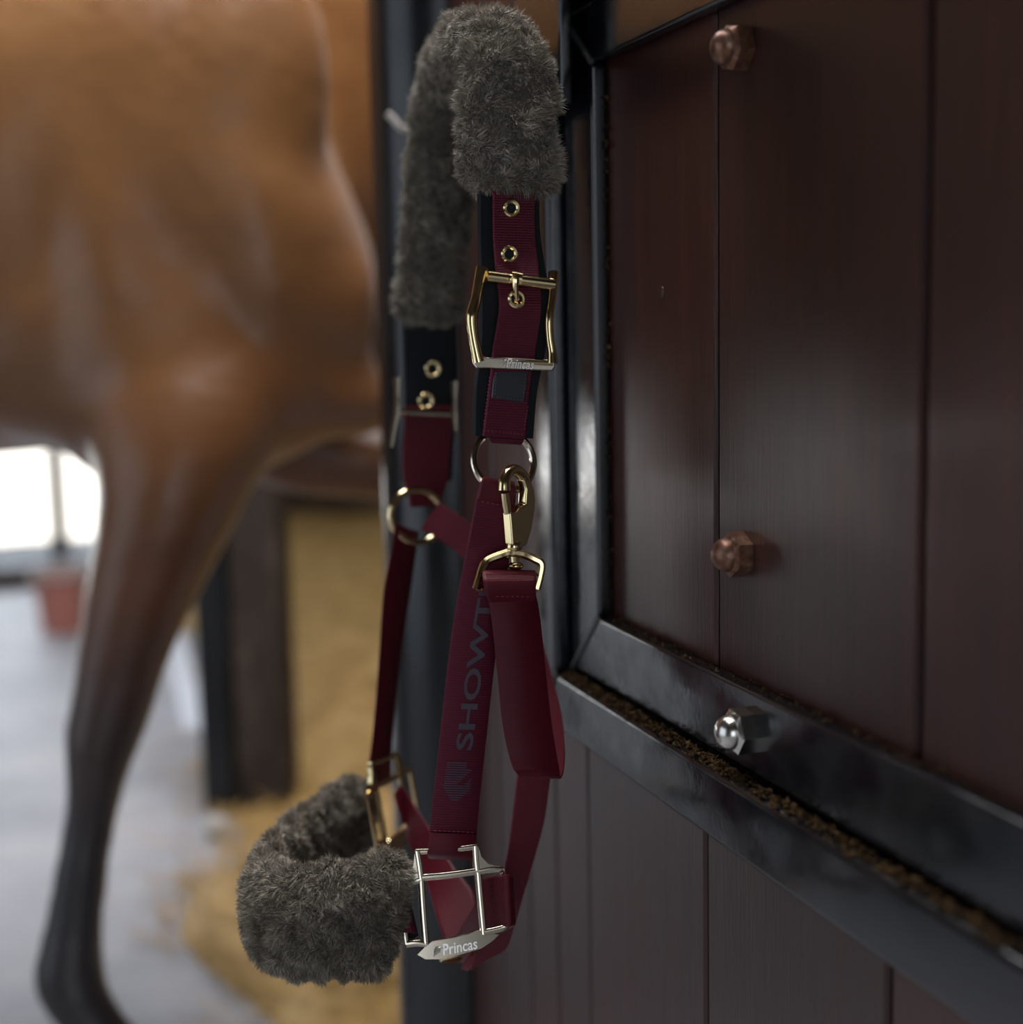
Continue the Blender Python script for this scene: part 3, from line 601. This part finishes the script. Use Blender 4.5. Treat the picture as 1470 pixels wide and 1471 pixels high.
rc2 = P(600, 742, 1.082); ring_obj('ring', rc2, unit(rgt*0.85+fwd*0.52), unit(ZW), 0.0225, 0.0200, 0.0026, GOLD, hal)
px_ribbon('cheek_strap', [((568, 752, 1.068), (602, 764, 1.096)), ((562, 790, 1.068), (598, 792, 1.098)), ((551, 850, 1.07), (590, 850, 1.10)), ((544, 950, 1.072), (575, 950, 1.10)), ((536, 1050, 1.075), (564, 1050, 1.10)), ((526, 1122, 1.075), (562, 1114, 1.10)), ((526, 1128, 1.08), (562, 1119, 1.105))], WEBS, hal)
def mapB(x, y): return P(564, 1158, 1.085)+unit(rgt*0.42+fwd*0.9)*((x-650)*.00047)+unit(-ZW+0.10*rgt)*((y-1300)*.00047)
cast_square(mapB, unit(np.cross(unit(rgt*0.42+fwd*0.9), ZW))*0.0034, GOLD, hal)

# ------------------------------------------------------------------ the horse
def build_horse():
    b = MB()
    def body(st, k=28):                              # (px, top, bottom, depth, half depth)
        s2 = []
        for px, t0, t1, d, hd in st: a_, c_ = P(px, t0, d), P(px, t1, d); s2.append(np.concatenate([(a_+c_)/2, [np.linalg.norm(a_-c_)/2, hd]]))
        q = spline(s2, 4); loft(b, [ring(x[:3], ZW*max(x[3], .01), fh*max(x[4], .01), k, 0.86) for x in q])
    def limb(st, k=18):                              # (py, left, right, depth, half depth)
        s2 = []
        for py, xl, xr, d, hd in st: a_, c_ = P(xl, py, d), P(xr, py, d); s2.append(np.concatenate([(a_+c_)/2, [np.linalg.norm(a_-c_)/2, hd]]))
        q = spline(s2, 4); loft(b, [ring(x[:3], r0*max(x[3], .01), fh*max(x[4], .01), k) for x in q])
    def mus(px, py, d, rx, rz, rd, tilt=0.0):
        A = r0*math.cos(tilt)+ZW*math.sin(tilt); B = -r0*math.sin(tilt)+ZW*math.cos(tilt); sphere(b, P(px, py, d), A*rx, fh*rd, B*rz, 18, 12)
    body([(540, 385, 440, 1.90, .05), (525, 325, 510, 1.91, .10), (485, 225, 560, 1.92, .15), (435, 110, 600, 1.93, .20), (385, 10, 622, 1.95, .23), (320, -90, 634, 1.96, .245), (200, -160, 645, 1.97, .255), (60, -155, 648, 1.98, .28), (-150, -135, 665, 1.99, .31), (-400, -130, 668, 1.99, .31), (-650, -165, 630, 1.99, .28), (-880, -175, 560, 1.99, .26), (-1040, -120, 440, 1.99, .2), (-1110, 20, 300, 1.99, .08)])
    # neck and head, carried past the black post
    body([(360, -190, 330, 2.08, .12), (450, -210, 400, 2.12, .13), (560, -260, 330, 2.14, .115), (700, -340, 160, 2.12, .10), (840, -400, 0, 2.18, .09), (930, -420, -130, 2.22, .075)])
    body([(900, -420, -120, 2.22, .085), (980, -400, -110, 2.24, .095), (1060, -330, -110, 2.26, .08), (1140, -250, -70, 2.28, .06), (1210, -190, -50, 2.3, .055), (1240, -160, -70, 2.3, .04)])
    for dd in (-.05, .05): sphere(b, P(915, -455, 2.22+dd), r0*.025, fh*.018, ZW*.075, 12, 8)
    # shoulder and breast muscles
    mus(290, 230, 1.80, .15, .28, .085, -0.35); mus(240, 430, 1.82, .13, .30, .08, 0.15); mus(440, 420, 1.83, .06, .15, .06, -0.15); mus(500, 450, 1.85, .040, .09, .06, -0.2)
    mus(385, 260, 1.80, .045, .16, .05, -0.45); mus(180, 420, 1.77, .08, .20, .05, 0.15); mus(480, 560, 1.90, .09, .06, .09, -0.5); mus(235, 490, 1.87, .19, .21, .145, 0.1); mus(110, 460, 1.90, .22, .17, .16); mus(380, 540, 1.88, .11, .12, .12, -0.3)
    # near foreleg
    limb([(330, 240, 340, 1.92, .03), (400, 190, 400, 1.89, .08), (470, 150, 425, 1.86, .11), (560, 128, 420, 1.825, .115), (640, 128, 398, 1.80, .105), (700, 140, 368, 1.785, .092), (790, 130, 324, 1.78, .078), (870, 116, 284, 1.78, .064), (950, 105, 248, 1.78, .054), (1000, 98, 232, 1.78, .050), (1040, 88, 219, 1.78, .050), (1062, 85, 211, 1.78, .049), (1095, 92, 196, 1.78, .045), (1150, 89, 180, 1.78, .036), (1220, 76, 168, 1.78, .032), (1310, 60, 157, 1.78, .032), (1370, 45, 153, 1.78, .036), (1412, 40, 158, 1.78, .040), (1450, 58, 178, 1.78, .038), (1485, 88, 205, 1.78, .036), (1520, 105, 235, 1.78, .046), (1560, 92, 262, 1.78, .058), (1590, 84, 272, 1.78, .062)])
    # far foreleg, lifted forward, forearm nearly level
    q = spline([np.concatenate([P(*s_[:3]), s_[3:]]) for s_ in ((330, 560, 2.08, .11, .09), (420, 630, 2.10, .080, .075), (500, 655, 2.10, .064, .062), (580, 668, 2.10, .056, .052), (640, 690, 2.10, .052, .046))], 5)
    loft(b, [ring(x[:3], (ZW+0.25*r0)*x[3], fh*x[4], 16) for x in q])
    limb([(650, 600, 690, 2.10, .048), (700, 598, 690, 2.10, .048), (760, 604, 675, 2.10, .036), (880, 592, 650, 2.10, .028), (980, 578, 645, 2.10, .034), (1040, 560, 626, 2.10, .032), (1090, 535, 628, 2.10, .045), (1130, 525, 632, 2.10, .052)])
    # hind legs
    for dd, ox in ((1.80, 0), (2.18, -110)):
        limb([(300, -1100+ox, -700+ox, dd, .12), (520, -1060+ox, -740+ox, dd, .12), (680, -1000+ox, -780+ox, dd, .09), (800, -1040+ox, -860+ox, dd, .06), (920, -1080+ox, -950+ox, dd, .05), (990, -1090+ox, -960+ox, dd, .045), (1100, -1060+ox, -975+ox, dd, .035), (1300, -1045+ox, -965+ox, dd, .032), (1390, -1050+ox, -950+ox, dd, .04), (1450, -1020+ox, -920+ox, dd, .038), (1510, -1000+ox, -870+ox, dd, .05), (1580 if dd < 2 else 1480, -1010+ox, -840+ox, dd, .06)])
    me = bpy.data.meshes.new('horse_raw'); me.from_pydata([tuple(v) for v in b.V], [], b.F)
    o = bpy.data.objects.new('horse_raw', me); COL.objects.link(o)
    m_ = o.modifiers.new('r', 'REMESH'); m_.mode = 'VOXEL'; m_.voxel_size = 0.011
    s_ = o.modifiers.new('s', 'SMOOTH'); s_.factor = 0.7; s_.iterations = 30
    dg = bpy.context.evaluated_depsgraph_get(); out = bpy.data.meshes.new_from_object(o.evaluated_get(dg)); bpy.data.objects.remove(o)
    out.name = 'body'; out.polygons.foreach_set('use_smooth', [True]*len(out.polygons))
    zmin = min(v.co.z for v in out.vertices)
    return out, zmin
hm, zmin = build_horse()
ho = empty('horse', (P(150, 900, 1.8)[0], P(150, 900, 1.8)[1], 0), 'glossy bay horse with black lower legs standing behind the halter', 'horse')
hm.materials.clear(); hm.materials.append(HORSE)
for v in hm.vertices:
    if v.co.z < 0.004: v.co.z = 0.004
link('body', hm, ho)
b = MB(); tube(b, [P(-1090, 60, 1.99), P(-1140, 160, 1.99), P(-1160, 400, 1.99), P(-1150, 800, 1.99), P(-1130, 1050, 1.99)], [.03, .05, .07, .06, .02], 12, n=5); b.obj('tail', MANE, ho)
b = MB(); tube(b, [P(380, -190, 2.0), P(560, -265, 2.05), P(720, -350, 2.12), P(900, -430, 2.21)], [.02, .035, .035, .025], 10, n=5); b.obj('mane', MANE, ho)

# ------------------------------------------------------------------ stall behind: straw, timber, small things
def ground(px, py):
    v = (px-735)/F*rgt-(py-735.5)/F*upv+fwd; t_ = -C[2]/v[2]; return C+t_*v
# straw bed: an uneven mat that thins towards the aisle
nx, ny = 60, 80; V = []; Fc = []
for j in range(ny+1):
    for i in range(nx+1):
        y = 1.75+5.15*j/ny; fx = i/nx; x = 0.36+0.20*min(1, max(0, (y-3.2)/0.5))+0.10*math.sin(y*2.1)*(1 if y < 2.7 else 0.25)+0.05*math.sin(y*7)+(5.5-0.4)*fx**1.6
        e = min(1.0, fx*14); hgt = e*(0.02+0.03*(0.5+n3((x, y, 0), 2.2)))+0.12*max(0, (y-4.6)/2.35)**1.4*min(1, max(0, (x-0.55)/0.5))*(1+0.35*n3((x, y, 3), 1.6))
        V.append((x, y, 0.003+hgt))
for j in range(ny):
    for i in range(nx): a_ = j*(nx+1)+i; Fc.append((a_, a_+1, a_+nx+2, a_+nx+1))
so = mesh_obj('straw_bed', V, Fc, STRAW); tag(so, 'yellow straw bedding banked up in the stall behind the post', 'straw', 'stuff')
b = MB(); A_ = np.array(V)
for i in range(16000):
    v = A_[random.randrange(len(A_))]
    y = min(6.84, v[1]+random.uniform(-.04, .04)); x = v[0]+random.uniform(-.05, .05) if i % 9 or y > 5.6 else v[0]-abs(random.gauss(0, .12))
    a = random.uniform(0, math.pi); l = random.uniform(.03, .10); dv = np.array([math.cos(a), math.sin(a), random.uniform(-.1, .35)])*l; sw = np.array([-math.sin(a), math.cos(a), 0])*0.0022
    p = np.array([x, y, max(v[2], 0.003)+random.uniform(0, .012)+max(0.0, -dv[2])]); b.add([p-sw, p+sw, p+dv+sw, p+dv-sw], [(0, 1, 2, 3)])
tag(b.obj('loose_straw', STRAW, smooth=False), 'loose straw stalks scattered over the bedding and aisle edge', 'straw', 'stuff')
# black stall post and timber beam side by side
g0 = ground(322, 1172)
def upright(name, pl_, pr_, depth, m, label, cat, top=3.19, bev=0.012):
    a_, c_ = ground(pl_, 1172), ground(pr_, 1172); d = np.array([fh[0], fh[1], 0])*depth; a_[2] = c_[2] = 0.0
    b = MB(); prism(b, [a_, c_, c_+d, a_+d], np.array([0, 0, top])); return tag(b.obj(name, m, smooth=False, bevel=bev), label, cat)
upright('stall_post', 292, 341, 0.09, POSTM, 'narrow black stall post behind the horse leg', 'post')
upright('timber_beam', 343, 417, 0.16, BEAM, 'dark brown weathered timber beam standing in the straw', 'beam')
# bluish white strip laid on the aisle floor for a bright streak
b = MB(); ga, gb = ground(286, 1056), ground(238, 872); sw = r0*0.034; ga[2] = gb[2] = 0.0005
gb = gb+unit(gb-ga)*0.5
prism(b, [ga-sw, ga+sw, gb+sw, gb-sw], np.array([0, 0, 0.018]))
tag(b.obj('pale_strip', PALE, smooth=False, bevel=0.003), 'long bluish white strip lying on the concrete beside the black stall post', 'board')
g2 = ground(311, 1203); b = MB()
sphere(b, g2+np.array([0, 0, 0.024]), r0*0.026, fh*0.024, ZW*0.024, 10, 6); tag(b.obj('stone', STONE, sharp=20), 'small pale stone on the floor at the foot of the black post', 'stone')
g3 = ground(92, 905); b = MB(); loft(b, [ring(g3+ZW*h_, r0*r_, fh*r_, 18) for h_, r_ in ((0.0, .075), (.10, .085), (.20, .095), (.205, .098), (.20, .088), (.03, .07))])
bo = empty('feed_bucket', g3, 'faded red bucket with pale rim on the aisle floor behind the horse', 'bucket')
b.obj('body', BUCKET, bo); b = MB(); tube(b, [g3+ZW*.205+r0*.1*math.cos(a)+fh*.1*math.sin(a) for a in np.arange(24)/24*2*math.pi], .007, 8, closed=True); b.obj('rim', STONE, bo)
